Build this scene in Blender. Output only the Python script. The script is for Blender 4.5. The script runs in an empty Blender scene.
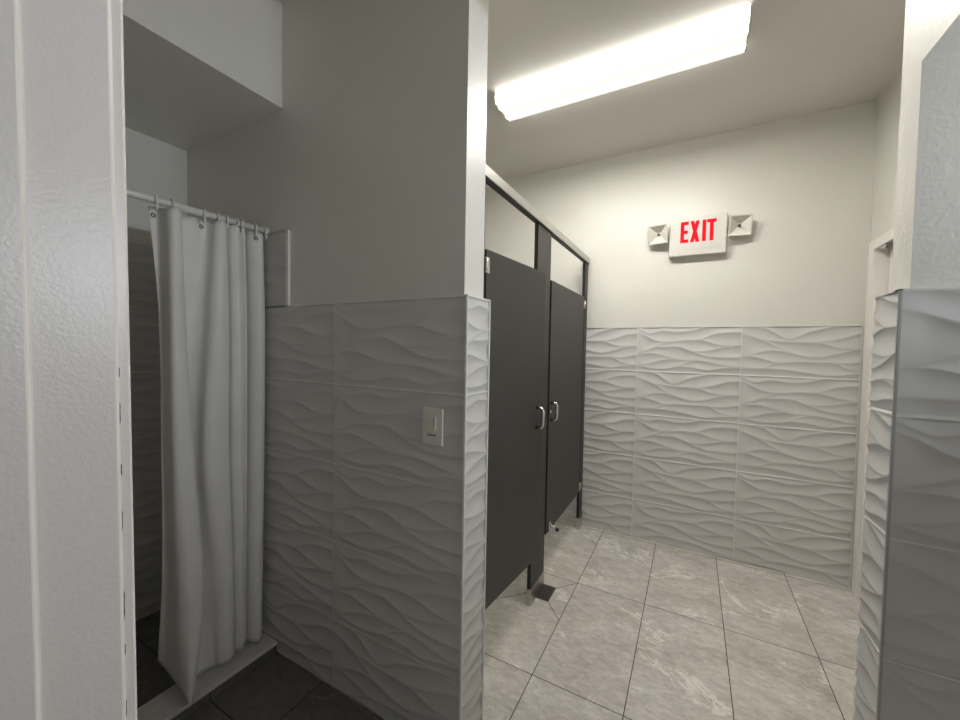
import bpy, bmesh, math, random
import numpy as np
from mathutils import Vector, Matrix
random.seed(7)
S = bpy.context.scene
COL = S.collection
PI = math.pi

# ------------------------------------------------------------------ camera
CAM_H = 1.3401
YAW, PITCH, ROLL, FPX = 0.50381, 0.03252, 0.01777, 384.86
cy, sy, cp, sp = math.cos(YAW), math.sin(YAW), math.cos(PITCH), math.sin(PITCH)
fwd = Vector((-sy * cp, cy * cp, -sp))
rgt = Vector((cy, sy, 0.0))
upv = rgt.cross(fwd)
r2 = rgt * math.cos(ROLL) + upv * math.sin(ROLL)
u2 = -rgt * math.sin(ROLL) + upv * math.cos(ROLL)
cam_data = bpy.data.cameras.new('camera')
cam_data.sensor_width = 36.0
cam_data.lens = 36.0 * FPX / 960.0
cam_data.clip_start = 0.01
cam = bpy.data.objects.new('camera', cam_data)
cam.matrix_world = Matrix(((r2.x, u2.x, -fwd.x, 0), (r2.y, u2.y, -fwd.y, 0), (r2.z, u2.z, -fwd.z, CAM_H), (0, 0, 0, 1)))
COL.objects.link(cam)
S.camera = cam

# ------------------------------------------------------------------ light and exposure
WORLD_COL = (0.80, 0.87, 1.0, 1)
WORLD_STR = 0.09
LENS_STR = 1.0
TUBE_PEAK = 68.0
TUBE_W = 7.2
ALCOVE_W = 7.8
ALCOVE_COL = (0.88, 0.935, 1.0)
LENS_COL = (1.0, 0.975, 0.90, 1)
w = bpy.data.worlds.new('world'); S.world = w; w.use_nodes = True
bg = w.node_tree.nodes['Background']
bg.inputs[0].default_value = WORLD_COL
bg.inputs[1].default_value = WORLD_STR
pl = bpy.data.lights.new('doorway_daylight_portal', 'AREA')
pl.shape = 'RECTANGLE'; pl.size = 0.96; pl.size_y = 2.05
pl.cycles.is_portal = True
po = bpy.data.objects.new('doorway_daylight_portal', pl)
po.location = (0, -0.03, 1.03); po.rotation_euler = (PI / 2, 0, 0)   # faces +Y, into the room
po.rotation_euler = (PI / 2, 0, PI)
COL.objects.link(po)
S.view_settings.view_transform = 'Standard'
S.view_settings.look = 'None'
S.view_settings.gamma = 1.0
S.view_settings.exposure = 0.32
S.view_settings.use_curve_mapping = False
try:
    S.cycles.use_denoising = True
    S.cycles.max_bounces = 12
    S.cycles.diffuse_bounces = 8
    S.cycles.sample_clamp_indirect = 4.0
    S.cycles.caustics_reflective = False
    S.cycles.caustics_refractive = False
except Exception:
    pass

# ------------------------------------------------------------------ material helpers
def newmat(name):
    m = bpy.data.materials.new(name); m.use_nodes = True
    nt = m.node_tree; b = nt.nodes['Principled BSDF']
    return m, nt, b
def node(nt, kind, **kw):
    n = nt.nodes.new(kind)
    for k, v in kw.items():
        setattr(n, k, v)
    return n
def math_n(nt, op, a, b=None, c=None):
    n = nt.nodes.new('ShaderNodeMath'); n.operation = op
    for i, x in enumerate((a, b, c)):
        if x is None: continue
        if hasattr(x, 'links') or isinstance(x, bpy.types.NodeSocket): nt.links.new(x, n.inputs[i])
        else: n.inputs[i].default_value = x
    return n.outputs[0]
def mix_c(nt, fac, a, b):
    n = nt.nodes.new('ShaderNodeMix'); n.data_type = 'RGBA'
    for s, x in ((0, fac), (6, a), (7, b)):
        if isinstance(x, bpy.types.NodeSocket): nt.links.new(x, n.inputs[s])
        else: n.inputs[s].default_value = x
    return n.outputs[2]
def ramp(nt, fac, stops):
    n = nt.nodes.new('ShaderNodeValToRGB')
    e = n.color_ramp.elements
    while len(e) < len(stops): e.new(0.5)
    for i, (p, c) in enumerate(stops):
        e[i].position = p; e[i].color = c if len(c) == 4 else (*c, 1)
    nt.links.new(fac, n.inputs[0])
    return n.outputs[0]
def plain(name, col, rough=0.5, metal=0.0, var=0.04, nscale=30.0, bump=0.0, bscale=200.0, spec=0.5):
    m, nt, b = newmat(name)
    tc = node(nt, 'ShaderNodeTexCoord')
    nz = node(nt, 'ShaderNodeTexNoise'); nz.inputs['Scale'].default_value = nscale; nz.inputs['Detail'].default_value = 4
    nt.links.new(tc.outputs['Object'], nz.inputs['Vector'])
    lo = tuple(max(0, c * (1 - var)) for c in col[:3]) + (1,)
    hi = tuple(min(1, c * (1 + var)) for c in col[:3]) + (1,)
    nt.links.new(ramp(nt, nz.outputs[0], [(0.3, lo), (0.7, hi)]), b.inputs['Base Color'])
    b.inputs['Roughness'].default_value = rough
    b.inputs['Metallic'].default_value = metal
    b.inputs['Specular IOR Level'].default_value = spec
    if bump > 0:
        n2 = node(nt, 'ShaderNodeTexNoise'); n2.inputs['Scale'].default_value = bscale; n2.inputs['Detail'].default_value = 2
        nt.links.new(tc.outputs['Object'], n2.inputs['Vector'])
        bp = node(nt, 'ShaderNodeBump'); bp.inputs['Strength'].default_value = bump; bp.inputs['Distance'].default_value = 0.002
        nt.links.new(n2.outputs[0], bp.inputs['Height']); nt.links.new(bp.outputs[0], b.inputs['Normal'])
    return m

M = {}
M['paint'] = plain('wall_paint', (0.72, 0.705, 0.66), 0.40, var=0.015, nscale=3, bump=0.55, bscale=95)
M['ceil'] = plain('ceiling_paint', (0.72, 0.70, 0.665), 0.6, var=0.015, nscale=3, bump=0.15, bscale=140)
M['tile'] = plain('wave_tile_glaze', (0.61, 0.607, 0.595), 0.5, var=0.02, nscale=6)
M['grout'] = plain('wall_grout', (0.86, 0.855, 0.84), 0.8, var=0.03)
M['trim'] = plain('tile_edge_trim', (0.78, 0.775, 0.75), 0.4, var=0.02)
M['trim_grey'] = plain('tile_edge_trim_grey', (0.42, 0.43, 0.43), 0.35, var=0.03)
M['laminate'] = plain('charcoal_laminate', (0.046, 0.044, 0.041), 0.48, var=0.05, nscale=60, spec=0.35)
M['shade_black'] = plain('shaded_edge_black', (0.012, 0.012, 0.012), 0.5)  # black for unlit panel edges and rail underside, shade put into the colour
M['chrome'] = plain('chrome', (0.75, 0.75, 0.74), 0.18, 1.0)
M['steel'] = plain('brushed_stainless', (0.55, 0.53, 0.50), 0.32, 1.0)
M['alu'] = plain('satin_aluminium', (0.62, 0.61, 0.59), 0.38, 1.0)
M['reflector'] = plain('cream_reflector', (0.70, 0.68, 0.62), 0.25, var=0.02)
M['plastic'] = plain('white_plastic', (0.66, 0.645, 0.60), 0.4, var=0.02)
M['almond'] = plain('almond_plastic', (0.78, 0.76, 0.69), 0.35, var=0.02)
M['black'] = plain('black_rubber', (0.015, 0.015, 0.015), 0.6)
M['dark_metal'] = plain('dark_bronze_metal', (0.08, 0.07, 0.06), 0.4, 0.8)
M['rod'] = plain('white_enamel', (0.72, 0.71, 0.68), 0.3, var=0.02)
M['cove'] = plain('curb_stone', (0.60, 0.58, 0.55), 0.5, var=0.06)
M['drain'] = plain('drain_cover', (0.085, 0.07, 0.062), 0.45, 0.4, var=0.15, nscale=90)
M['floor_joint'] = plain('floor_joint', (0.05, 0.042, 0.036), 0.85)

def frame_paint():
    m, nt, b = newmat('door_frame_paint')
    tc = node(nt, 'ShaderNodeTexCoord')
    n1 = node(nt, 'ShaderNodeTexNoise'); n1.inputs['Scale'].default_value = 260; n1.inputs['Detail'].default_value = 2
    nt.links.new(tc.outputs['Object'], n1.inputs['Vector'])
    bp = node(nt, 'ShaderNodeBump'); bp.inputs['Strength'].default_value = 0.22; bp.inputs['Distance'].default_value = 0.0012
    nt.links.new(n1.outputs[0], bp.inputs['Height']); nt.links.new(bp.outputs[0], b.inputs['Normal'])
    # small dark scuffs: sparse stretched cells
    mp = node(nt, 'ShaderNodeMapping'); mp.inputs['Scale'].default_value = (30, 22, 75)
    nt.links.new(tc.outputs['Object'], mp.inputs['Vector'])
    vo = node(nt, 'ShaderNodeTexVoronoi'); nt.links.new(mp.outputs[0], vo.inputs['Vector']); vo.inputs['Scale'].default_value = 1
    wn = node(nt, 'ShaderNodeSeparateColor'); nt.links.new(vo.outputs['Color'], wn.inputs[0])
    rare = math_n(nt, 'LESS_THAN', wn.outputs[0], 0.10)
    near = math_n(nt, 'LESS_THAN', vo.outputs['Distance'], 0.10)
    mask = math_n(nt, 'MULTIPLY', rare, near)
    nt.links.new(mix_c(nt, mask, (0.85, 0.81, 0.775, 1), (0.30, 0.28, 0.26, 1)), b.inputs['Base Color'])
    b.inputs['Roughness'].default_value = 0.32
    return m
M['frame'] = frame_paint()

TX, TY, FX0, FY0 = 0.3549, 0.7143, -0.5352, 2.1761
def floor_mat(name='stone_floor_tile', tint=None):
    m, nt, b = newmat(name)
    tc = node(nt, 'ShaderNodeTexCoord')
    sep = node(nt, 'ShaderNodeSeparateXYZ'); nt.links.new(tc.outputs['Object'], sep.inputs[0])
    ux = math_n(nt, 'DIVIDE', math_n(nt, 'SUBTRACT', sep.outputs[0], FX0), TX)
    uy = math_n(nt, 'DIVIDE', math_n(nt, 'SUBTRACT', sep.outputs[1], FY0), TY)
    ix, iy = math_n(nt, 'FLOOR', ux), math_n(nt, 'FLOOR', uy)
    fx, fy = math_n(nt, 'FRACT', ux), math_n(nt, 'FRACT', uy)
    def edge(f, size):
        d = math_n(nt, 'MINIMUM', f, math_n(nt, 'SUBTRACT', 1.0, f))
        return math_n(nt, 'LESS_THAN', math_n(nt, 'MULTIPLY', d, size), 0.0018)
    line = math_n(nt, 'MAXIMUM', edge(fx, TX), edge(fy, TY))
    cid = node(nt, 'ShaderNodeCombineXYZ'); nt.links.new(ix, cid.inputs[0]); nt.links.new(iy, cid.inputs[1])
    wn = node(nt, 'ShaderNodeTexWhiteNoise'); wn.noise_dimensions = '2D'; nt.links.new(cid.outputs[0], wn.inputs['Vector'])
    off = node(nt, 'ShaderNodeVectorMath'); off.operation = 'MULTIPLY_ADD'
    nt.links.new(wn.outputs['Color'], off.inputs[0]); off.inputs[1].default_value = (7, 7, 7)
    nt.links.new(tc.outputs['Object'], off.inputs[2])
    rot = node(nt, 'ShaderNodeMapping'); rot.inputs['Rotation'].default_value = (0, 0, 0.6); rot.inputs['Scale'].default_value = (1, 1.9, 1)
    nt.links.new(off.outputs[0], rot.inputs['Vector'])
    def noise(scale, detail, rough=0.6, dist=0.0):
        n = node(nt, 'ShaderNodeTexNoise'); n.inputs['Scale'].default_value = scale; n.inputs['Detail'].default_value = detail
        n.inputs['Roughness'].default_value = rough; n.inputs['Distortion'].default_value = dist
        nt.links.new(rot.outputs[0], n.inputs['Vector']); return n.outputs[0]
    base = ramp(nt, noise(3.0, 8, 0.68, 0.8), [(0.28, (0.43, 0.402, 0.362)), (0.45, (0.56, 0.53, 0.488)), (0.56, (0.61, 0.58, 0.54)), (0.74, (0.72, 0.69, 0.645))])
    grain = ramp(nt, noise(24, 8, 0.75, 0.6), [(0.35, (0.80, 0.80, 0.80)), (0.65, (1.18, 1.18, 1.18))])
    mul = node(nt, 'ShaderNodeMix'); mul.data_type = 'RGBA'; mul.blend_type = 'MULTIPLY'; mul.inputs[0].default_value = 1.0
    nt.links.new(base, mul.inputs[6]); nt.links.new(grain, mul.inputs[7])
    # white veins: thin ridges of a distorted noise, kept to patches
    v = noise(1.7, 7, 0.66, 0.7)
    ridge = math_n(nt, 'ABSOLUTE', math_n(nt, 'SUBTRACT', v, 0.5))
    vein = ramp(nt, ridge, [(0.0, (1, 1, 1)), (0.006, (0.8, 0.8, 0.8)), (0.018, (0, 0, 0))])
    patch = ramp(nt, noise(2.2, 3, 0.5), [(0.49, (0, 0, 0)), (0.57, (1, 1, 1))])
    vm = math_n(nt, 'MULTIPLY', math_n(nt, 'MULTIPLY', vein, patch), 0.95)
    c1 = mix_c(nt, vm, mul.outputs[2], (0.86, 0.84, 0.80, 1))
    # dark cracks
    v2 = math_n(nt, 'ABSOLUTE', math_n(nt, 'SUBTRACT', noise(3.3, 7, 0.7, 0.9), 0.46))
    crack = math_n(nt, 'MULTIPLY', ramp(nt, v2, [(0.0, (1, 1, 1)), (0.014, (0, 0, 0))]), ramp(nt, noise(2.0, 2), [(0.5, (0, 0, 0)), (0.66, (1, 1, 1))]))
    c2 = mix_c(nt, math_n(nt, 'MULTIPLY', crack, 0.5), c1, (0.22, 0.205, 0.185, 1))
    if tint:
        mt = node(nt, 'ShaderNodeMix'); mt.data_type = 'RGBA'; mt.blend_type = 'MULTIPLY'; mt.inputs[0].default_value = 1.0
        nt.links.new(c2, mt.inputs[6]); mt.inputs[7].default_value = (*tint, 1); c2 = mt.outputs[2]
    nt.links.new(mix_c(nt, line, c2, (0.055, 0.043, 0.036, 1) if not tint else (0.012, 0.011, 0.010, 1)), b.inputs['Base Color'])
    b.inputs['Roughness'].default_value = 0.5
    b.inputs['Specular IOR Level'].default_value = 0.35
    bp = node(nt, 'ShaderNodeBump'); bp.inputs['Strength'].default_value = 0.6; bp.inputs['Distance'].default_value = 0.002
    nt.links.new(math_n(nt, 'SUBTRACT', 1.0, line), bp.inputs['Height']); nt.links.new(bp.outputs[0], b.inputs['Normal'])
    return m
M['floor'] = floor_mat()
M['floor_dark'] = floor_mat('charcoal_floor_tile', (0.24, 0.24, 0.245))

def emit(name, col, strength):
    m, nt, b = newmat(name)
    b.inputs['Base Color'].default_value = (*col[:3], 1)
    b.inputs['Emission Color'].default_value = (*col[:3], 1)
    b.inputs['Emission Strength'].default_value = strength
    b.inputs['Specular IOR Level'].default_value = 0.1
    return m
def lens_mat():   # prismatic acrylic over two tubes: brighter along the tubes, dimmer at the ends
    m, nt, b = newmat('lit_acrylic_lens')
    tc = node(nt, 'ShaderNodeTexCoord')
    sep = node(nt, 'ShaderNodeSeparateXYZ'); nt.links.new(tc.outputs['Object'], sep.inputs[0])
    def bump_at(y0):
        d = math_n(nt, 'DIVIDE', math_n(nt, 'SUBTRACT', sep.outputs[1], y0), 0.012)
        return math_n(nt, 'POWER', 2.718, math_n(nt, 'MULTIPLY', math_n(nt, 'MULTIPLY', d, d), -1.0))
    tubes = math_n(nt, 'ADD', bump_at(-0.046), bump_at(0.046))
    endf = math_n(nt, 'SUBTRACT', 1.0, math_n(nt, 'SMOOTH_MIN', 1.0, math_n(nt, 'MAXIMUM', 0.0, math_n(nt, 'MULTIPLY', math_n(nt, 'SUBTRACT', math_n(nt, 'ABSOLUTE', sep.outputs[0]), 0.53), 16.0)), 0.1))
    wv = math_n(nt, 'SINE', math_n(nt, 'MULTIPLY', sep.outputs[0], 520.0))
    side = math_n(nt, 'GREATER_THAN', math_n(nt, 'ABSOLUTE', sep.outputs[1]), 0.090)
    s = math_n(nt, 'MULTIPLY_ADD', math_n(nt, 'MULTIPLY', tubes, endf), TUBE_PEAK, math_n(nt, 'MULTIPLY_ADD', side, 2.4, 0.68))
    s = math_n(nt, 'MULTIPLY', s, math_n(nt, 'MULTIPLY_ADD', wv, 0.12, 0.92))
    nt.links.new(math_n(nt, 'MULTIPLY', s, LENS_STR), b.inputs['Emission Strength'])
    b.inputs['Base Color'].default_value = (0.8, 0.79, 0.76, 1)
    b.inputs['Emission Color'].default_value = LENS_COL
    b.inputs['Roughness'].default_value = 0.3
    return m
M['lens'] = lens_mat()
M['exit_red'] = emit('lit_red_letter', (0.62, 0.002, 0.016), 0.42)

def cloth_mat():
    m, nt, b = newmat('curtain_vinyl')
    tc = node(nt, 'ShaderNodeTexCoord')
    nz = node(nt, 'ShaderNodeTexNoise'); nz.inputs['Scale'].default_value = 9; nz.inputs['Detail'].default_value = 4
    nt.links.new(tc.outputs['Object'], nz.inputs['Vector'])
    nt.links.new(ramp(nt, nz.outputs[0], [(0.3, (0.68, 0.67, 0.655)), (0.7, (0.73, 0.72, 0.705))]), b.inputs['Base Color'])
    b.inputs['Roughness'].default_value = 0.5
    bp = node(nt, 'ShaderNodeBump'); bp.inputs['Strength'].default_value = 0.12; bp.inputs['Distance'].default_value = 0.01
    nt.links.new(nz.outputs[0], bp.inputs['Height']); nt.links.new(bp.outputs[0], b.inputs['Normal'])
    return m
M['cloth'] = cloth_mat()

# ------------------------------------------------------------------ mesh helpers
class MB:
    def __init__(s): s.v, s.f, s.m, s.sm = [], [], [], []
    def add(s, vs, fs, mi=0, smooth=False):
        o = len(s.v); s.v += [tuple(v) for v in vs]
        for f in fs: s.f.append(tuple(i + o for i in f)); s.m.append(mi); s.sm.append(smooth)
        return s
    def box(s, x0, x1, y0, y1, z0, z1, mi=0, bev=0.0, mat=None):
        if bev <= 0:
            vs = [(x, y, z) for x in (x0, x1) for y in (y0, y1) for z in (z0, z1)]
            fs = [(0, 1, 3, 2), (4, 6, 7, 5), (0, 4, 5, 1), (2, 3, 7, 6), (0, 2, 6, 4), (1, 5, 7, 3)]
        else:
            bm = bmesh.new(); bmesh.ops.create_cube(bm, size=1)
            bmesh.ops.scale(bm, vec=(x1 - x0, y1 - y0, z1 - z0), verts=bm.verts)
            bmesh.ops.translate(bm, vec=((x0 + x1) / 2, (y0 + y1) / 2, (z0 + z1) / 2), verts=bm.verts)
            bmesh.ops.bevel(bm, geom=list(bm.edges), offset=bev, segments=2, affect='EDGES', profile=0.5)
            vs = [v.co.copy() for v in bm.verts]; fs = [[v.index for v in f.verts] for f in bm.faces]; bm.free()
        if mat is not None: vs = [mat @ Vector(v) for v in vs]
        return s.add(vs, fs, mi)
    def prism(s, pts, a, b, axis, mi=0):      # polygon pts in the two other axes, extruded a..b on axis
        n = len(pts)
        def P(p, t):
            l = [p[0], p[1]]; l.insert(axis, t); return tuple(l)
        vs = [P(p, a) for p in pts] + [P(p, b) for p in pts]
        fs = [tuple(range(n)), tuple(range(2 * n - 1, n - 1, -1))] + [(i, i + n, (i + 1) % n + n, (i + 1) % n) for i in range(n)]
        return s.add(vs, fs, mi)
    def tube(s, pts, r, n=12, mi=0, cap=True, closed=False):
        pts = [Vector(p) for p in pts]; rs = r if isinstance(r, (list, tuple)) else [r] * len(pts)
        N = len(pts); vs, fs = [], []
        prev = None
        for i, p in enumerate(pts):
            t = ((pts[(i + 1) % N] - pts[i - 1]) if closed else (pts[min(i + 1, N - 1)] - pts[max(i - 1, 0)])).normalized()
            if prev is None:
                a = t.orthogonal().normalized()
            else:
                a = (prev - t * prev.dot(t)).normalized()
            prev = a; b = t.cross(a)
            for k in range(n):
                an = 2 * PI * k / n; vs.append(p + (a * math.cos(an) + b * math.sin(an)) * rs[i])
        for i in range(N if closed else N - 1):
            for k in range(n):
                j = (i + 1) % N
                fs.append((i * n + k, i * n + (k + 1) % n, j * n + (k + 1) % n, j * n + k))
        if cap and not closed:
            fs += [tuple(range(n - 1, -1, -1)), tuple(range((N - 1) * n, N * n))]
        return s.add(vs, fs, mi, True)
    def build(s, name, mats, parent=None, loc=None, recalc=True):
        me = bpy.data.meshes.new(name); me.from_pydata(s.v, [], s.f)
        for m in (mats if isinstance(mats, (list, tuple)) else [mats]): me.materials.append(m)
        me.polygons.foreach_set('material_index', s.m); me.polygons.foreach_set('use_smooth', s.sm)
        if recalc:
            bm = bmesh.new(); bm.from_mesh(me); bmesh.ops.recalc_face_normals(bm, faces=bm.faces); bm.to_mesh(me); bm.free()
        o = bpy.data.objects.new(name, me); COL.objects.link(o)
        if loc is not None: o.location = loc
        if parent is not None: o.parent = parent
        return o
def empty(name, loc, rz=0.0):
    o = bpy.data.objects.new(name, None); o.empty_display_size = 0.1; o.location = loc; o.rotation_euler = (0, 0, rz); COL.objects.link(o); return o
def tag(o, label=None, cat=None, group=None, kind=None):
    for k, v in (('label', label), ('category', cat), ('group', group), ('kind', kind)):
        if v: o[k] = v
    return o
def struct(o, label=None, cat=None):
    return tag(o, label, cat, kind='structure')

# ------------------------------------------------------------------ the setting
CEIL = 2.737
YB = 2.919            # back wall: crest plane of its tile
YS = 1.0134           # switch wall: crest plane of its tile
XC = -0.607           # end of the switch wall
XR = 0.437            # end of the right-hand stub wall
XL = -2.30
ZT = 1.498            # top of the tile

fl = MB().box(-2.45, 1.75, -1.1, YB + 0.15, -0.12, 0.0).build('floor', M['floor']); struct(fl, 'grey stone-look rectangular tile floor with dark joints', 'floor')
fd_ = MB().box(XL, XC - 0.001, 0.158, YS + 0.002, -0.01, 0.0015).build('floor_shower_side', M['floor_dark']); struct(fd_, 'charcoal floor tile in front of the shower and inside it', 'floor')
ce = MB().box(-2.45, 1.75, 0.02, YB + 0.15, CEIL, CEIL + 0.1).build('ceiling', M['ceil']); struct(ce, 'off-white painted ceiling', 'ceiling')
wb = MB().box(-2.45, 0.98, YB + 0.010, YB + 0.14, 0.0, CEIL).build('wall_back', M['paint']); struct(wb, 'white back wall with grey wave tile below the exit sign', 'wall')
wl = MB().box(XL - 0.14, XL - 0.0, 0.16, YB + 0.010, 0.0, CEIL).build('wall_left', M['paint']); struct(wl, 'far side wall of the shower, dark wave tile below white paint', 'wall')
wm = MB().box(XL, XC - 0.016, YS + 0.009, 1.145, 0.0, CEIL).build('wall_middle', M['paint']); struct(wm, 'partition wall with the light switch, wave tile below white paint', 'wall')
wst = MB().box(XR + 0.025, 1.75, 1.340, 1.445, 0.0, CEIL).build('wall_alcove', M['paint']); struct(wst, 'stub wall at the right with wave tile on its lower part', 'wall')
# right wall with a doorway in it
DX, DY0, DY1, DZ = 0.845, 1.90, 2.812, 1.897
wr = MB()
wr.box(DX, DX + 0.13, 1.445, DY0, 0, CEIL); wr.box(DX, DX + 0.13, DY1 + 0.072, YB + 0.010, 0, CEIL); wr.box(DX, DX + 0.13, DY0, DY1 + 0.072, DZ + 0.052, CEIL)
wr = wr.build('wall_right', M['paint']); struct(wr, 'white right wall around the recessed door', 'wall')
wf = MB()
wf.box(XL, -0.50, 0.02, 0.157, 0, CEIL); wf.box(0.50, 1.75, 0.02, 0.157, 0, CEIL); wf.box(-0.50, 0.50, 0.02, 0.157, 2.10, CEIL)
wf = wf.build('wall_front', M['paint']); struct(wf, 'wall with the entrance doorway the photo is taken from', 'wall')
wa = MB().box(1.62, 1.75, 0.157, 1.34, 0, CEIL).build('wall_alcove_end', M['paint']); struct(wa, 'end wall of the right alcove', 'wall')
cs = MB().box(XL, -1.523, 0.157, YS + 0.009, 2.318, CEIL).build('ceiling_shower', M['paint']); struct(cs, 'dropped white bulkhead over the shower', 'ceiling')
ca = MB().box(XR + 0.025, 1.62, 0.157, 1.340, 2.048, CEIL).build('ceiling_alcove', M['paint']); struct(ca, 'dropped white header over the right-hand opening', 'ceiling')

# ------------------------------------------------------------------ wave tile
def pchip(pts, u):
    x = np.array([p[0] for p in pts], float); y = np.array([p[1] for p in pts], float)
    h = np.diff(x); d = np.diff(y) / h
    m = np.zeros(len(x)); m[0], m[-1] = d[0], d[-1]
    m[1:-1] = (d[:-1] * h[1:] + d[1:] * h[:-1]) / (h[1:] + h[:-1])
    k = np.clip(np.searchsorted(x, u) - 1, 0, len(h) - 1)
    t = (u - x[k]) / h[k]
    return ((2 * t**3 - 3 * t**2 + 1) * y[k] + (t**3 - 2 * t**2 + t) * h[k] * m[k] + (-2 * t**3 + 3 * t**2) * y[k + 1] + (t**3 - t**2) * h[k] * m[k + 1])
PAT_A = [
    [(0, .03), (.11, .13), (.26, .075), (.41, .105), (.52, .09), (.68, .0), (.85, -.06), (1, -.06)],
    [(0, .115), (.05, .15), (.17, .28), (.31, .325), (.48, .285), (.62, .27), (.77, .15), (.88, .115), (1, .115)],
    [(0, .585), (.11, .51), (.2, .42), (.31, .335), (.48, .285), (.65, .29), (.79, .37), (.91, .40), (1, .385)],
    [(0, .59), (.11, .515), (.2, .44), (.27, .44), (.43, .43), (.55, .515), (.72, .50), (.85, .43), (.92, .405), (1, .385)],
    [(0, .59), (.11, .52), (.2, .45), (.27, .445), (.43, .435), (.55, .53), (.68, .62), (.85, .645), (1, .63)],
    [(0, .61), (.17, .59), (.3, .65), (.43, .71), (.6, .715), (.73, .75), (.86, .80), (1, .83)],
    [(0, .855), (.1, .84), (.24, .745), (.37, .705), (.43, .712), (.6, .716), (.73, .75), (.86, .81), (1, .84)],
    [(0, .86), (.14, .915), (.26, .925), (.36, .90), (.45, .83), (.55, .74), (.63, .725), (.73, .76), (.86, .815), (1, .84)],
    [(0, .86), (.14, .92), (.26, .93), (.43, .87), (.57, .88), (.70, .925), (.85, .865), (1, .845)],
]
PAT_B = [
    [(0, .0), (.2, .04), (.39, .255), (.54, .115), (.65, .05), (.8, -.04), (1, -.06)],
    [(0, .14), (.06, .17), (.18, .26), (.30, .295), (.49, .31), (.63, .305), (.77, .245), (.89, .155), (1, .14)],
    [(0, .145), (.06, .175), (.18, .265), (.30, .30), (.49, .315), (.63, .33), (.77, .42), (.89, .43), (1, .42)],
    [(0, .15), (.06, .18), (.18, .28), (.30, .42), (.40, .51), (.51, .575), (.63, .59), (.77, .51), (.89, .44), (1, .43)],
    [(0, .62), (.06, .59), (.18, .50), (.29, .48), (.40, .52), (.51, .585), (.63, .60), (.77, .515), (.89, .44), (1, .43)],
    [(0, .62), (.09, .61), (.2, .66), (.30, .72), (.43, .70), (.53, .69), (.71, .69), (.82, .70), (.98, .64), (1, .635)],
    [(0, .85), (.1, .84), (.2, .82), (.30, .73), (.43, .70), (.6, .70), (.74, .71), (.82, .80), (.92, .85), (1, .855)],
    [(0, .86), (.18, .845), (.35, .85), (.53, .90), (.71, .94), (.85, .90), (1, .86)],
]
TW, TH, GAP, DEPTH = 0.6115, 0.3065, 0.0030, 0.088
def tile_height(u, v, pat):                 # u, v in 0..1 across one tile; 0 at the crests, negative in the scoops between
    rows = [np.full_like(u, -0.12)] + [pchip(c, u) for c in pat] + [np.full_like(u, 1.12)]
    for i in range(1, len(rows)): rows[i] = np.maximum(rows[i], rows[i - 1])
    h = np.zeros_like(u)
    for a, b in zip(rows[:-1], rows[1:]):
        g = b - a
        ins = (v >= a) & (v < b) & (g > 1e-4)
        t = np.where(ins, (v - a) / np.maximum(g, 1e-4), 0)
        sc = 4 * t * (1 - t) * (1 - 0.30 * (t - 0.5) * 2)
        h = np.where(ins, -DEPTH * TH * np.minimum(g, 0.26) * sc, h)
    f = np.clip(u / 0.11, 0, 1); f = f * f * (3 - 2 * f)
    k = np.clip((1 - u) / 0.03, 0, 1)
    e = np.clip(np.minimum(v, 1 - v) / 0.018, 0, 1)
    return h * (0.25 + 0.75 * f) * (0.5 + 0.5 * k) * (0.25 + 0.75 * e)
def cladding(name, parent, origin, ud, nd, cells, step=0.0045, mats=None):
    """cells: (u0, u1, z_top, z_bottom, tile-local u at u0, tile-local drop at z_top, pattern)"""
    V, F, off = [], [], 0
    ud, nd, og = np.array(ud, float), np.array(nd, float), np.array(origin, float)
    gb = MB(); done = set()
    for (u0, u1, z1, z0, tu, tv, pat) in cells:
        g = GAP / 2
        nu = max(2, int((u1 - u0) / step)); nv = max(2, int((z1 - z0) / (step * 0.62)))
        U, W = np.meshgrid(np.linspace(u0 + g, u1 - g, nu + 1), np.linspace(g, z1 - z0 - g, nv + 1))
        h = tile_height((U - u0 + tu) / TW, (W + tv) / TH, pat)
        P = og + U[..., None] * ud + h[..., None] * nd
        P[..., 2] = z1 - W
        V.append(P.reshape(-1, 3))
        idx = np.arange((nu + 1) * (nv + 1)).reshape(nv + 1, nu + 1) + off
        F.append(np.stack([idx[:-1, :-1], idx[1:, :-1], idx[1:, 1:], idx[:-1, 1:]], -1).reshape(-1, 4)); off += (nu + 1) * (nv + 1)
        def strip(ua, ub, za, zb, d=-0.0002):
            key = (round(ua, 3), round(ub, 3), round(za, 3), round(zb, 3))
            if key in done: return
            done.add(key)
            a = og + ua * ud + d * nd; b = og + ub * ud + d * nd
            gb.add([(a[0], a[1], za), (b[0], b[1], za), (b[0], b[1], zb), (a[0], a[1], zb)], [(0, 1, 2, 3)])
        e = 0.0001
        strip(u0 - g - e, u0 + g + e, z0, z1); strip(u1 - g - e, u1 + g + e, z0, z1)
        strip(u0, u1, z0 - g - e, z0 + g + e); strip(u0, u1, z1 - g - e, z1 + g + e)
    V = np.concatenate(V); F = np.concatenate(F)
    # keep the winding outward
    a, b, c = V[F[0][0]], V[F[0][1]], V[F[0][2]]
    if np.dot(np.cross(b - a, c - a), nd) < 0: F = F[:, ::-1]
    me = bpy.data.meshes.new(name)
    me.vertices.add(len(V)); me.vertices.foreach_set('co', V.ravel())
    me.loops.add(F.size); me.loops.foreach_set('vertex_index', F.ravel().astype(np.int32))
    me.polygons.add(len(F)); me.polygons.foreach_set('loop_start', np.arange(0, F.size, 4, dtype=np.int32))
    me.update(calc_edges=True); me.validate()
    me.polygons.foreach_set('use_smooth', np.ones(len(F), bool))
    me.materials.append(M['tile'])
    o = bpy.data.objects.new(name, me); COL.objects.link(o); o.parent = parent; o['kind'] = 'structure'
    gr = gb.build('grout', M['grout'], parent, recalc=False); gr['kind'] = 'structure'
    return o
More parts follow.
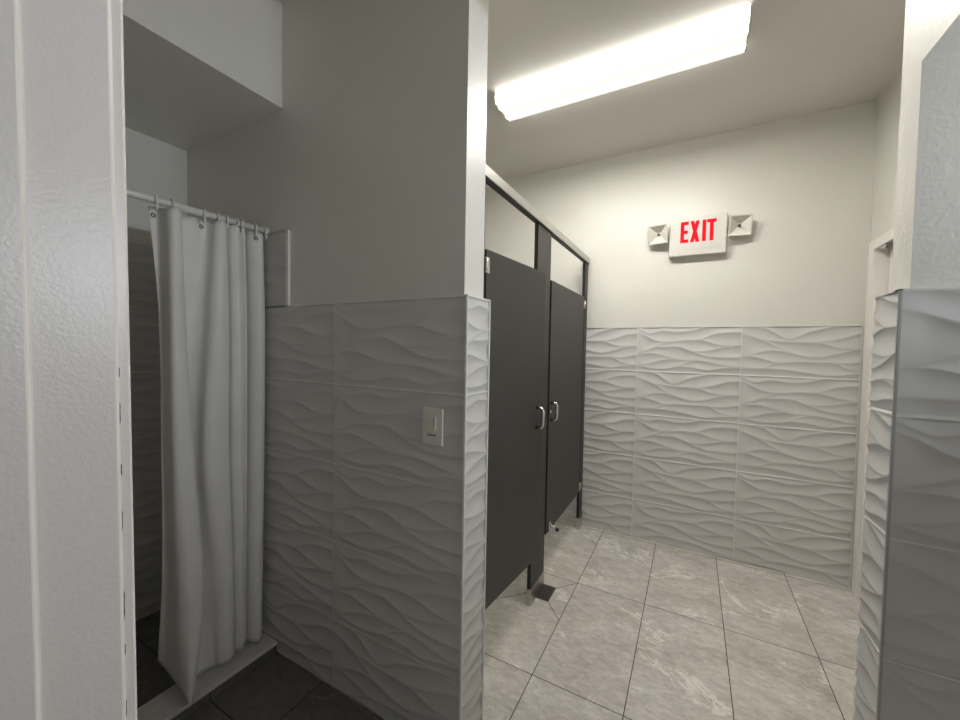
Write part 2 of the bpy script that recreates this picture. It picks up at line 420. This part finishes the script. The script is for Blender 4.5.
def rows(ztop, n=5):
    return [(ztop - TH * k, max(ztop - TH * (k + 1), 0.0)) for k in range(n)]
# back wall: joint columns at x = -0.342 + k * TW, alternating the two tile faces
cells = []
XJ = -0.3421
for k in range(-4, 2):
    a, b = XJ + TW * k, XJ + TW * (k + 1)
    ua, ub = max(a, XL), min(b, 0.826)
    for r, (z1, z0) in enumerate(rows(1.500)):
        cells.append((ua, ub, z1, z0, ua - a, 0.0, PAT_A if (k + r) % 2 == 0 else PAT_B))
cladding('tile_cladding', wb, (0, YB, 0), (1, 0, 0), (0, -1, 0), cells, step=0.0055)
# switch wall: u runs along -X from the corner so that the joints sit at XJ2 - k * TW
XJ2 = -1.1907
cells = []
for (a, b, tu) in ((XJ2, XC, 0.0), (XJ2 - TW, XJ2, 0.0), (XL, XJ2 - TW, TW - (XJ2 - TW - XL))):
    for r, (z1, z0) in enumerate(rows(ZT)):
        cells.append((a, b, z1, z0, tu, 0.0, PAT_B if r == 4 else PAT_A))
cells.append((XJ2 - TW, -1.484, ZT + 0.310, ZT, 0.0, 0.0, PAT_A)); cells.append((XL, XJ2 - TW, ZT + 0.310, ZT, 0.1, 0.0, PAT_A))
cladding('tile_cladding', wm, (0, YS, 0), (1, 0, 0), (0, -1, 0), cells, step=0.004)
# the narrow end of the switch wall
cells = [(1.0134, 1.164, z1, z0, 0.08, 0.0, PAT_A) for (z1, z0) in rows(ZT)]
cladding('tile_cladding', wm, (XC, 0, 0), (0, 1, 0), (1, 0, 0), cells, step=0.003)
# back face of the switch wall inside the stall, only seen under the door
cells = [(XL, XC, z1, z0, 0.0, 0.0, PAT_A) for (z1, z0) in rows(ZT)[3:]]
# shower far wall
cells = []
for r, (z1, z0) in enumerate([(1.80, ZT)] + rows(ZT)):
    cells.append((0.16, 0.52, z1, z0, 0.2, 0.0, PAT_A)); cells.append((0.52, YS, z1, z0, 0.0, 0.0, PAT_A))
cladding('tile_cladding', wl, (XL + 0.012, 0, 0), (0, 1, 0), (1, 0, 0), cells, step=0.006)
# right stub wall: front and narrow end
cells = []
for r, (z1, z0) in enumerate(rows(1.4966)):
    cells.append((XR, XR + 0.62, z1, z0, 0.0, 0.0, PAT_B if r % 2 == 0 else PAT_A)); cells.append((XR + 0.62, 1.62, z1, z0, 0.0, 0.0, PAT_A))
cladding('tile_cladding', wst, (0, 1.3167, 0), (1, 0, 0), (0, -1, 0), cells, step=0.004)
cells = [(1.3167, 1.469, z1, z0, 0.30, 0.0, PAT_A) for (z1, z0) in rows(1.4966)]
cladding('tile_cladding', wst, (XR, 0, 0), (0, 1, 0), (-1, 0, 0), cells, step=0.003)

# backing bodies of the tile and the edge trims
def strim(parent, x0, x1, y0, y1, z0, z1, mat='trim', bev=0.0):
    o = MB().box(x0, x1, y0, y1, z0, z1, bev=bev).build('edge_trim', M[mat], parent); o['kind'] = 'structure'; return o
BK = 0.0095
strim(wb, XL, 0.827, YB - 0.001, YB + 0.010, 1.500, 1.506)
strim(wm, XJ2 - TW + 0.36, XC, YS - 0.0005, YS + 0.010, ZT, ZT + 0.004)
strim(wm, XC - 0.006, XC + 0.001, YS - 0.001, YS + 0.006, 0, ZT + 0.004)            # front corner
strim(wm, XC - 0.016, XC + 0.001, YS, 1.168, ZT, ZT + 0.004)                         # top of the end
strim(wm, XC - 0.008, XC + 0.001, 1.161, 1.168, 0, ZT + 0.004)                       # back corner
strim(wm, -1.484, -1.468, YS - 0.002, YS + 0.010, ZT + 0.002, ZT + 0.313)            # shower tile, outer edge
strim(wm, XL, -1.468, YS - 0.001, YS + 0.010, ZT + 0.310, ZT + 0.314, 'trim_grey')
strim(wst, XR - 0.001, 1.62, 1.316, 1.341, 1.4966, 1.5006, 'trim')
strim(wst, XR - 0.001, XR + 0.005, 1.3155, 1.3215, 0, 1.5006, 'trim_grey')
strim(wst, XR - 0.001, XR + 0.026, 1.3155, 1.471, 1.4966, 1.5006, 'trim')

# solid tile bodies behind the wavy faces
def sback(parent, x0, x1, y0, y1, z0, z1):
    o = MB().box(x0, x1, y0, y1, z0, z1).build('tile_backing', M['grout'], parent); o['kind'] = 'structure'; return o
sback(wm, XL, XC - BK, YS + BK, 1.1615, 0, ZT - 0.001)
sback(wst, XR + BK, 1.62, 1.3167 + BK, 1.467, 0, 1.4956)

# shower curb and pan
cb = MB().box(-1.668, -1.535, 0.158, YS - 0.0005, 0.036, 0.052, bev=0.003).build('trim_1', M['cove']); struct(cb, 'low stone-topped curb along the shower opening', 'curb')
cf = MB().box(-1.660, -1.542, 0.158, YS - 0.0005, 0.0016, 0.0358).build('curb_face', M['floor_dark'], cb); cf['kind'] = 'structure'

# entrance door frame (the camera stands in it)
def jamb_profile(sx):
    p = [(-0.512, 0.0), (-0.474, 0.0), (-0.474, 0.0955), (-0.4745, 0.0967), (-0.4780, 0.0992), (-0.4785, 0.1006),
         (-0.4785, 0.1525), (-0.4790, 0.1537), (-0.4822, 0.1560), (-0.4827, 0.1570), (-0.4827, 0.1635), (-0.4832, 0.1646), (-0.4850, 0.1662), (-0.4875, 0.1670), (-0.512, 0.1670)]
    return [(x * sx, y) for x, y in p]
d1 = empty('door_1', (0, 0.08, 0)); struct(d1, 'white painted door frame at the left edge', 'door frame')
for sx in (1, -1):
    jb = MB().prism(jamb_profile(sx), 0.0, 2.10, 2)
    jb.v = [(x, y - 0.0068 * (z - 1.2), z) for x, y, z in jb.v]      # the old frame stands a little out of plumb
    o = jb.build('door_jamb', M['frame'], d1); o.location = (0, -0.08, 0); o['kind'] = 'structure'
o = MB().prism([(y, 2.10 - 0.012 + (-x - 0.48) * 1.0) for x, y in [(-0.50, 0.0), (-0.486, 0.0), (-0.4855, 0.0955), (-0.480, 0.099), (-0.480, 0.1560), (-0.4757, 0.158), (-0.4757, 0.165), (-0.50, 0.165)]], -0.48, 0.48, 0).build('door_head', M['frame'], d1)
o.location = (0, -0.08, 0); o['kind'] = 'structure'
# dark chips along the inner bead
ch = MB()
for z, l in ((1.31, 0.010), (1.27, 0.022), (1.215, 0.012), (1.165, 0.020), (1.08, 0.030), (1.035, 0.012), (0.975, 0.018), (0.945, 0.012)):
    y = 0.1568 - 0.0068 * (z - 1.2); q = random.uniform(0.0005, 0.0009)
    ch.prism([(y, z - l / 2), (y + q, z - l * 0.3), (y + q * 0.7, z + l * 0.1), (y + q, z + l * 0.35), (y, z + l / 2)], -0.4829, -0.4824, 0)
o = ch.build('paint_chips', M['dark_metal'], d1); o.location = (0, -0.08, 0); o['kind'] = 'structure'

# recessed door in the right wall
d2 = empty('door_2', (DX, 2.4, 0)); struct(d2, 'cream door in a white frame, recessed in the right wall', 'door')
fr = MB()
for (ya, yb2) in ((DY1, DY1 + 0.072), (DY0 - 0.072, DY0)):
    fr.box(DX - 0.019, DX + 0.135, ya, yb2, 0, DZ + 0.052, bev=0.003)
fr.box(DX - 0.0188, DX + 0.1348, DY0, DY1, DZ, DZ + 0.0518, bev=0.003)
fr.box(DX + 0.086, DX + 0.12, DY1 - 0.03, DY1, 0, DZ); fr.box(DX + 0.086, DX + 0.12, DY0, DY1, DZ - 0.014, DZ)
o = fr.build('door_frame', M['frame'], d2); o.location = (-DX, -2.4, 0); o['kind'] = 'structure'
o = MB().box(DX + 0.040, DX + 0.084, DY0 + 0.004, DY1 - 0.014, 0.01, DZ - 0.006, bev=0.002).build('door_leaf', M['frame'], d2); o.location = (-DX, -2.4, 0); o['kind'] = 'structure'
cl = MB()
cl.box(DX - 0.012, DX + 0.0395, 2.36, 2.58, DZ - 0.10, DZ - 0.035, bev=0.006)
o = empty('door_closer', (DX + 0.06, 2.5, DZ - 0.1)); tag(o, 'dark door closer under the head of the recessed door at right', 'door closer')
L = Vector((DX + 0.06, 2.5, DZ - 0.1))
b = cl.build('body', M['dark_metal'], o); b.location = -L
b = MB().tube([(DX + 0.015, 2.50, DZ - 0.036), (DX - 0.010, 2.60, DZ - 0.020), (DX - 0.004, 2.70, DZ - 0.014)], 0.006, 8).build('arm', M['dark_metal'], o); b.location = -L
b = MB().box(DX - 0.016, DX + 0.012, 2.675, 2.745, DZ - 0.014, DZ - 0.0005, bev=0.003).build('bracket', M['chrome'], o); b.location = -L

# ------------------------------------------------------------------ ceiling light
LX0, LX1, LYC = -0.992, 0.168, 2.003
LXC, LL = (LX0 + LX1) / 2, LX1 - LX0
ft = empty('ceiling_light', (LXC, LYC, CEIL)); tag(ft, 'long white wraparound fluorescent light glowing on the ceiling', 'ceiling light')
hl = LL / 2
MB().box(-hl + 0.012, hl - 0.012, -0.085, 0.085, -0.030, -0.0005, bev=0.002).build('housing', M['plastic'], ft)
prof = [(-0.098, -0.004), (-0.103, -0.030), (-0.097, -0.060), (-0.089, -0.067), (0.089, -0.067), (0.097, -0.060), (0.103, -0.030), (0.098, -0.004)]
ln = MB(); n = len(prof); NX = 24
vs = [(-hl + 0.008 + (LL - 0.016) * i / NX, y, z) for i in range(NX + 1) for (y, z) in prof]
fs = [(i * n + k, i * n + k + 1, (i + 1) * n + k + 1, (i + 1) * n + k) for i in range(NX) for k in range(n - 1)]
ln.add(vs, fs); ln.build('lens', M['lens'], ft)
for s_ in (-1, 1):
    e = MB().prism(prof, -0.004, 0.004, 0)
    e.build('end_cap', M['plastic'], ft).location = (s_ * (hl - 0.004), 0, 0)

for y in (-0.046, 0.046):      # the two lit tubes, seen through the flat of the lens
    al = bpy.data.lights.new('fluorescent_tube', 'AREA'); al.shape = 'RECTANGLE'; al.size = LL - 0.10; al.size_y = 0.024
    al.energy = TUBE_W; al.color = LENS_COL[:3]
    ao = bpy.data.objects.new('fluorescent_tube', al); COL.objects.link(ao); ao.parent = ft; ao.location = (0, y, -0.0678)

# unseen light bar, added on the alcove end wall to brighten the entrance jamb
ac = empty('added_alcove_light', (1.62, 0.86, 1.68)); tag(ac, 'added, unseen cool white light bar on the end wall of the right alcove', 'added light')
MB().box(-0.050, -0.0005, -0.34, 0.34, -0.06, 0.06, bev=0.004).build('housing', M['plastic'], ac)
al = bpy.data.lights.new('added_alcove_lamp', 'AREA'); al.shape = 'RECTANGLE'; al.size = 0.10; al.size_y = 0.64; al.energy = ALCOVE_W; al.color = ALCOVE_COL; al.spread = math.radians(92)
ao = bpy.data.objects.new('added_alcove_lamp', al); COL.objects.link(ao); ao.parent = ac; ao.location = (-0.0512, 0, 0); ao.rotation_euler = (0, PI / 2 + 0.16, 0)

# ------------------------------------------------------------------ exit sign
ex = empty('exit_sign', (0.003, YB + 0.010, 1.966)); tag(ex, 'white EXIT sign with red letters and two lamp heads on the back wall', 'exit sign')
EW, EH, ED = 0.326, 0.250, 0.052
MB().box(-EW / 2, EW / 2, -ED, 0.0, 0.0, EH, bev=0.006).build('housing', M['plastic'], ex)
MB().box(-EW / 2 + 0.012, EW / 2 - 0.004, -ED - 0.0012, -ED + 0.002, 0.040, 0.0412).build('seam', M['alu'], ex)
lt = MB(); z0, z1, st = 0.084, 0.220, 0.021
def lb(x0, x1, a, b_): lt.box(x0, x1, -ED - 0.0022, -ED + 0.001, a, b_)
x = -0.096
lb(x, x + st, z0, z1); lb(x + st, x + 0.046, z1 - st, z1); lb(x + st, x + 0.042, (z0 + z1) / 2 - st / 2, (z0 + z1) / 2 + st / 2); lb(x + st, x + 0.046, z0, z0 + st)
x = -0.040
for a, b_ in ((0, 1), (1, 0)):
    xa = x + a * 0.032; xb = x + b_ * 0.032
    lt.prism([(xa, z0), (xa + 0.021, z0), (xb + 0.021, z1), (xb, z1)], -ED - 0.0022 - 0.0001 * a, -ED + 0.001, 1)
x = 0.028; lb(x, x + st, z0, z1)
x = 0.053; lb(x + 0.0165, x + 0.0165 + st, z0, z1 - st); lb(x, x + 0.052, z1 - st, z1)
lt.build('letters', M['exit_red'], ex)
for sx in (-1, 1):
    hd = MB(); 
    T = Matrix.Translation((sx * (EW / 2 + 0.066), -0.052, 0.158)) @ Matrix.Rotation(sx * 0.18, 4, 'Z') @ Matrix.Rotation(0.22, 4, 'X')
    a, d = 0.062, 0.036
    # open square reflector: rim, sloping inside, back
    ri = 0.055; rb = 0.014
    ring = lambda q, y: [(-q, y, -q), (q, y, -q), (q, y, q), (-q, y, q)]
    vs = ring(a * 0.72, d) + ring(a, -0.012) + ring(a, -0.020) + ring(ri, -0.020)
    fs = [(0, 1, 2, 3)] + [(k * 4 + i, k * 4 + (i + 1) % 4, k * 4 + 4 + (i + 1) % 4, k * 4 + 4 + i) for k in range(3) for i in range(4)]
    hd.add([T @ Vector(v) for v in vs], fs)
    lo = hd.build('lamp_head', M['plastic'], ex)
    rf = MB(); vs = ring(ri, -0.020) + ring(rb, 0.014)
    rf.add([T @ Vector(v) for v in vs], [(i, (i + 1) % 4, 4 + (i + 1) % 4, 4 + i) for i in range(4)] + [(4, 5, 6, 7)])
    rf.build('reflector', M['reflector'], lo)
    rf = MB().tube([T @ Vector((0, 0.013, 0)), T @ Vector((0, 0.002, 0)), T @ Vector((0, -0.004, 0))], [0.007, 0.007, 0.002], 10)
    rf.build('bulb', M['dark_metal'], lo)
    MB().tube([(sx * (EW / 2 - 0.004), -0.022, 0.150), (sx * (EW / 2 + 0.040), -0.022, 0.150)], 0.011, 10).build('arm', M['plastic'], lo)

# ------------------------------------------------------------------ toilet partition
XP = -0.700; PT = 0.020
tp = empty('toilet_partition', (XP, 2.0, 0)); tag(tp, 'charcoal toilet stall partition with two doors and an aluminium head rail', 'toilet partition')
LP = Vector((-XP, -2.0, 0))
def pp(mb, name, mat, par=None):
    o = mb.build(name, mat, par or tp)
    if par is None: o.location = LP
    return o
ZR0, ZR1 = 1.979, 2.022
rail = MB().prism([(XP + 0.010, ZR0), (XP + 0.010, ZR1 - 0.004), (XP + 0.006, ZR1), (XP - 0.020, ZR1), (XP - 0.024, ZR1 - 0.006), (XP - 0.024, ZR0)], 1.164, YB - 0.001, 1)
pp(rail, 'head_rail', M['alu'])
pp(MB().box(XP - 0.021, XP + 0.004, 1.165, YB - 0.002, ZR0 - 0.004, ZR0 - 0.0002), 'rail_underside_shade', M['shade_black'])  # thin black strip that paints the shade under the head rail
def pilaster(y0, y1, z0=0.075):
    mb = MB().box(XP - PT, XP, y0, y1, z0, ZR0 - 0.0045, mi=0)
    for i in range(6):     # the two long edges are coloured black to look unlit
        if i in (2, 3): mb.m[i] = 1
    o = pp(mb, 'pilaster', [M['laminate'], M['shade_black']])
    sh = MB().box(XP - PT - 0.004, XP + 0.004, y0 - 0.004, y1 + 0.002, 0.0005, 0.082, bev=0.0015)
    s = sh.build('shoe', M['steel'], o)
    return o
pilaster(1.172, 1.292)
pilaster(1.858, 2.060)
pilaster(2.836, YB - 0.004)
def door(hy, wid, direction, ang, zb, zt):
    """hinged at y = hy, leaf runs along direction * Y; ang opens it outward (+X)"""
    e = MB().box(-PT + 0.004, 0.002, 0.004, wid, zb, zt, bev=0.0015) if direction > 0 else MB().box(-PT + 0.004, 0.002, -wid, -0.004, zb, zt, bev=0.0015)
    o = e.build('door', [M['laminate']], tp)
    o.location = (0, hy - 2.0, 0); o.rotation_euler = (0, 0, -direction * ang)
    return o
def d_pull(par, y, z):
    h = 0.048; pts = []
    for k in range(13):
        an = PI * k / 12 - PI / 2
        pts.append(None)
    pts = [(0.002, y, z - h), (0.020, y, z - h), (0.030, y, z - h + 0.004), (0.036, y, z - h + 0.014), (0.036, y, z + h - 0.014), (0.030, y, z + h - 0.004), (0.020, y, z + h), (0.002, y, z + h)]
    MB().tube(pts, 0.0085, 10).build('handle', M['chrome'], par)
def hinge(par, y, z, s):
    mb = MB().box(0.0015, 0.006, y - 0.014, y + 0.014, z - 0.030, z + 0.030, bev=0.001)
    mb.tube([(0.008, y + s * 0.014, z - 0.022), (0.008, y + s * 0.014, z + 0.022)], 0.006, 10)
    mb.tube([(0.005, y, z - 0.014), (0.008, y, z - 0.014)], 0.004, 8); mb.tube([(0.005, y, z + 0.014), (0.008, y, z + 0.014)], 0.004, 8)
    mb.build('hinge', M['alu'], par)
dr1 = door(1.300, 0.550, 1, 0.084, 0.288, 1.716)
tag(dr1, 'nearer charcoal stall door, slightly ajar')
d_pull(dr1, 0.478, 1.003)
hinge(dr1, 0.008, 1.655, -1); hinge(dr1, 0.008, 0.35, -1)
dr2 = door(2.820, 0.752, -1, 0.006, 0.288, 1.720)
tag(dr2, 'farther charcoal stall door')
d_pull(dr2, -0.716, 0.985)
MB().tube([(0.001, -0.739, 0.985), (0.012, -0.739, 0.985)], [0.012, 0.010], 14).build('latch_knob', M['chrome'], dr2)
hinge(dr2, -0.006, 1.665, 1); hinge(dr2, -0.006, 0.33, 1)
st_ = MB().box(0.002, 0.010, -0.722, -0.694, 0.288, 0.345, bev=0.002)
st_.tube([(0.010, -0.708, 0.330), (0.026, -0.708, 0.318)], 0.009, 10)
st_.tube([(0.022, -0.708, 0.318), (0.042, -0.694, 0.305)], 0.006, 10)
ds = st_.build('door_stop', M['chrome'], dr2)
MB().tube([(0.042, -0.694, 0.305), (0.053, -0.687, 0.298)], 0.010, 10).build('rubber_tip', M['black'], ds)

# ------------------------------------------------------------------ floor drain and its cut joints
fd = empty('floor_drain', (-0.695, 2.000, 0.0)); tag(fd, 'square brown floor drain cover at the foot of the stall pilaster', 'floor drain')
MB().box(-0.068, 0.068, -0.068, 0.068, 0.0003, 0.0030, bev=0.001).build('cover', M['drain'], fd)
gs = MB()
for i in range(5): gs.box(-0.055, 0.055, -0.053 + i * 0.024, -0.043 + i * 0.024, 0.0031, 0.0036)
gs.build('slots', M['floor_joint'], fd)
def joint(a, b, w_=0.0035):
    a, b = Vector((*a, 0.0006)), Vector((*b, 0.0006)); d = (b - a).normalized(); n_ = Vector((-d.y, d.x, 0)) * w_ / 2
    o = MB().add([a + n_, b + n_, b - n_, a - n_], [(0, 1, 2, 3)]).build('cut_joint', M['floor_joint'], fl); o['kind'] = 'structure'
joint((-0.627, 2.068), (FX0, FY0)); joint((-0.627, 1.932), (FX0, 1.826)); joint((-0.763, 2.068), (-0.8901, FY0)); joint((-0.763, 1.932), (-0.8901, 1.80))

# ------------------------------------------------------------------ light switch
sw = empty('light_switch', (-0.7252, YS, 1.0825)); tag(sw, 'almond dimmer light switch plate on the dark wave-tiled wall', 'light switch')
MB().box(-0.0395, 0.0395, -0.009, 0.0, -0.060, 0.060, bev=0.003).build('plate', M['almond'], sw)
MB().box(-0.0175, 0.0075, -0.0125, -0.006, -0.020, 0.034, bev=0.002).build('rocker', M['almond'], sw)
MB().box(0.0090, 0.0155, -0.0135, -0.006, -0.010, 0.036, bev=0.0015).build('dimmer_slider', M['plastic'], sw)
MB().box(-0.0175, 0.0155, -0.0098, -0.0080, -0.029, -0.0255).build('slot', M['floor_joint'], sw)

# ------------------------------------------------------------------ shower rod, curtain, rings
XRD, ZRD = -1.600, 1.817
rd = empty('curtain_rod', (XRD, YS, ZRD)); tag(rd, 'white shower curtain rod spanning the shower opening', 'curtain rod')
o = MB().tube([(0, 0.158 - YS, 0), (0, -0.004, 0)], 0.0125, 16).build('pole', M['rod'], rd)
for y0, y1 in ((0.1575 - YS, 0.172 - YS), (-0.018, -0.0045)):
    MB().tube([(0, y0, 0), (0, y1, 0)], 0.0155, 18).build('flange', M['rod'], rd)

# each column: the same cloth line at five heights, (Y, X) pairs; free edge first, wall last
LV = [1.797, 1.42, 0.88, 0.33, 0.0]
CTRL = [
 #  top              y=300             y=500             y=620              hem
 [(.610, -1.634), (.638, -1.640), (.643, -1.640), (.645, -1.650), (.640, -1.675)],
 [(.634, -1.632), (.648, -1.630), (.650, -1.630), (.655, -1.630), (.650, -1.640)],
 [(.644, -1.575), (.644, -1.570), (.648, -1.565), (.660, -1.560), (.656, -1.545)],
 [(.664, -1.562), (.664, -1.558), (.678, -1.550), (.690, -1.530), (.664, -1.500)],
 [(.682, -1.575), (.690, -1.572), (.709, -1.560), (.730, -1.545), (.690, -1.525)],
 [(.690, -1.625), (.702, -1.628), (.720, -1.625), (.740, -1.615), (.722, -1.600)],
 [(.735, -1.618), (.730, -1.642), (.730, -1.642), (.754, -1.630), (.752, -1.615)],
 [(.785, -1.622), (.767, -1.625), (.748, -1.625), (.775, -1.610), (.790, -1.595)],
 [(.796, -1.580), (.778, -1.580), (.755, -1.580), (.796, -1.580), (.800, -1.570)],
 [(.815, -1.570), (.805, -1.565), (.790, -1.565), (.822, -1.565), (.826, -1.555)],
 [(.832, -1.580), (.838, -1.575), (.835, -1.575), (.850, -1.575), (.850, -1.570)],
 [(.840, -1.608), (.846, -1.600), (.845, -1.600), (.858, -1.600), (.860, -1.600)],
 [(.852, -1.585), (.855, -1.580), (.855, -1.580), (.868, -1.585), (.870, -1.585)],
 [(.872, -1.575), (.880, -1.570), (.882, -1.570), (.885, -1.575), (.888, -1.575)],
 [(.886, -1.598), (.892, -1.588), (.894, -1.588), (.896, -1.590), (.900, -1.595)],
 [(.900, -1.578), (.906, -1.576), (.906, -1.576), (.904, -1.580), (.908, -1.590)],
 [(.911, -1.620), (.913, -1.622), (.911, -1.622), (.908, -1.622), (.913, -1.622)],
 [(.922, -1.665), (.924, -1.668), (.920, -1.668), (.915, -1.665), (.918, -1.660)],
 [(.936, -1.612), (.940, -1.608), (.934, -1.605), (.925, -1.605), (.928, -1.605)],
 [(.965, -1.588), (.966, -1.583), (.962, -1.580), (.950, -1.580), (.952, -1.580)],
 [(.985, -1.596), (.990, -1.590), (.986, -1.588), (.978, -1.588), (.974, -1.590)],
 [(.996, -1.620), (1.001, -1.618), (.998, -1.615), (.992, -1.615), (.990, -1.618)],
]
HEM = [.175, .150, .115, .066, .085, .070, .068, .078, .085, .090, .090, .085, .088, .090, .090, .092, .085, .080, .080, .072, .070, .072]
NC = len(CTRL); K = np.arange(NC)
C = np.array(CTRL, float)                      # NC x 5 x 2
SU, SV = 170, 90
uu = np.linspace(0, NC - 1, SU); zz = np.linspace(0, 1, SV)
hem = np.interp(uu, K, HEM)
lv_t = np.array([(LV[0] - z) / (LV[0] - 0.0) for z in LV])
grid = np.zeros((SV, SU, 3))
cols = np.zeros((5, SU, 2))
for l in range(5):
    for d_ in range(2):
        cols[l, :, d_] = pchip([(float(k), C[k, l, d_]) for k in K], uu)
for j, t in enumerate(zz):
    tt = np.clip(t, 0, 1)
    for d_ in range(2):
        for i in range(SU):
            pass
    for d_ in range(2):
        arr = np.array([np.interp(0, [0], [0])])
        vals = cols[:, :, d_]
        k = min(np.searchsorted(lv_t, tt, side='right') - 1, 3); f = (tt - lv_t[k]) / (lv_t[k + 1] - lv_t[k])
        h = lv_t[k + 1] - lv_t[k]
        sl = np.diff(vals, axis=0) / np.diff(lv_t)[:, None]
        m = np.zeros_like(vals); m[0], m[-1] = sl[0], sl[-1]; m[1:-1] = 0.5 * (sl[:-1] + sl[1:])
        y = (2 * f**3 - 3 * f**2 + 1) * vals[k] + (f**3 - 2 * f**2 + f) * h * m[k] + (-2 * f**3 + 3 * f**2) * vals[k + 1] + (f**3 - f**2) * h * m[k + 1]
        grid[j, :, 1 - d_] = y
    grid[j, :, 2] = LV[0] + (hem - LV[0]) * tt
# shallow sag between the hooks at the top
hooks_u = [0.55, 3.0, 6.6, 8.9, 11.0, 13.0, 15.0, 18.6, 20.4]
tops = np.interp(uu, hooks_u, [0.0] * len(hooks_u))
dist = np.min(np.abs(uu[:, None] - np.array(hooks_u)[None]), axis=1)
grid[:, :, 2] += (np.maximum(0, 0.010 - 0.006 * dist) - 0.004)[None, :] * (1 - zz)[:, None] ** 6
ct = MB(); fs = []
for j in range(SV - 1):
    for i in range(SU - 1):
        a = j * SU + i; fs.append((a, a + 1, a + SU + 1, a + SU))
ct.add([tuple(v) for v in grid.reshape(-1, 3)], fs, 0, True)
cu = empty('shower_curtain', (XRD, 0.8, 0.06)); tag(cu, 'off-white shower curtain hanging in folds from the white rod', 'shower curtain')
b = ct.build('cloth', M['cloth'], cu, recalc=False); b.location = (-XRD, -0.8, -0.06)
md = b.modifiers.new('thickness', 'SOLIDIFY'); md.thickness = 0.0012; md.offset = 0
for iu in (0.55, 6.6, 18.6):
    i = int(round(iu / (NC - 1) * (SU - 1))); p = Vector(grid[1, i]); q = Vector(grid[1, i + 1]) - Vector(grid[1, i - 1])
    nrm = Vector((q.y, -q.x, 0)).normalized()
    if nrm.x < 0: nrm = -nrm
    c0 = p + Vector((0, 0, -0.012)) + nrm * 0.002
    sd = Vector((0, 0, 1)).cross(nrm).normalized()
    ring = [c0 + Vector((0, 0, 0.002)) + (sd * math.cos(2 * PI * k / 16) + Vector((0, 0, 1)) * math.sin(2 * PI * k / 16)) * 0.006 for k in range(16)]
    o = MB().tube(ring, 0.0017, 6, closed=True).build('eyelet', M['dark_metal'], cu); o.location = (-XRD, -0.8, -0.06)
ordinal = ['first', 'second', 'third', 'fourth', 'fifth', 'sixth', 'seventh', 'eighth', 'ninth']
RM = MB()
pts = [(0.017 * math.sin(t), 0.0, 0.017 * math.cos(t) - 0.003) for t in [2 * PI * k / 20 - PI * 0.80 for k in range(17)]]
pts = [(0.018, 0, -0.036), (0.019, 0.0, -0.024)] + [(x * 1.12, y, z * 1.12) for x, y, z in pts[::-1]]
RM.tube(pts, 0.0040, 8)
ring0 = None
for k, iu in enumerate(hooks_u):
    i = int(round(iu / (NC - 1) * (SU - 1)))
    yy = float(grid[0, i, 1])
    if ring0 is None:
        ring0 = r = RM.build('curtain_ring', M['rod'])
    else:
        r = ring0.copy(); COL.objects.link(r)
    r.location = (XRD, yy, ZRD); r.rotation_euler = (0, 0, random.uniform(-0.5, 0.5))
    tag(r, 'white plastic curtain ring on the shower rod, %s from the left' % ordinal[k], 'curtain ring', 'curtain rings on the shower rod')
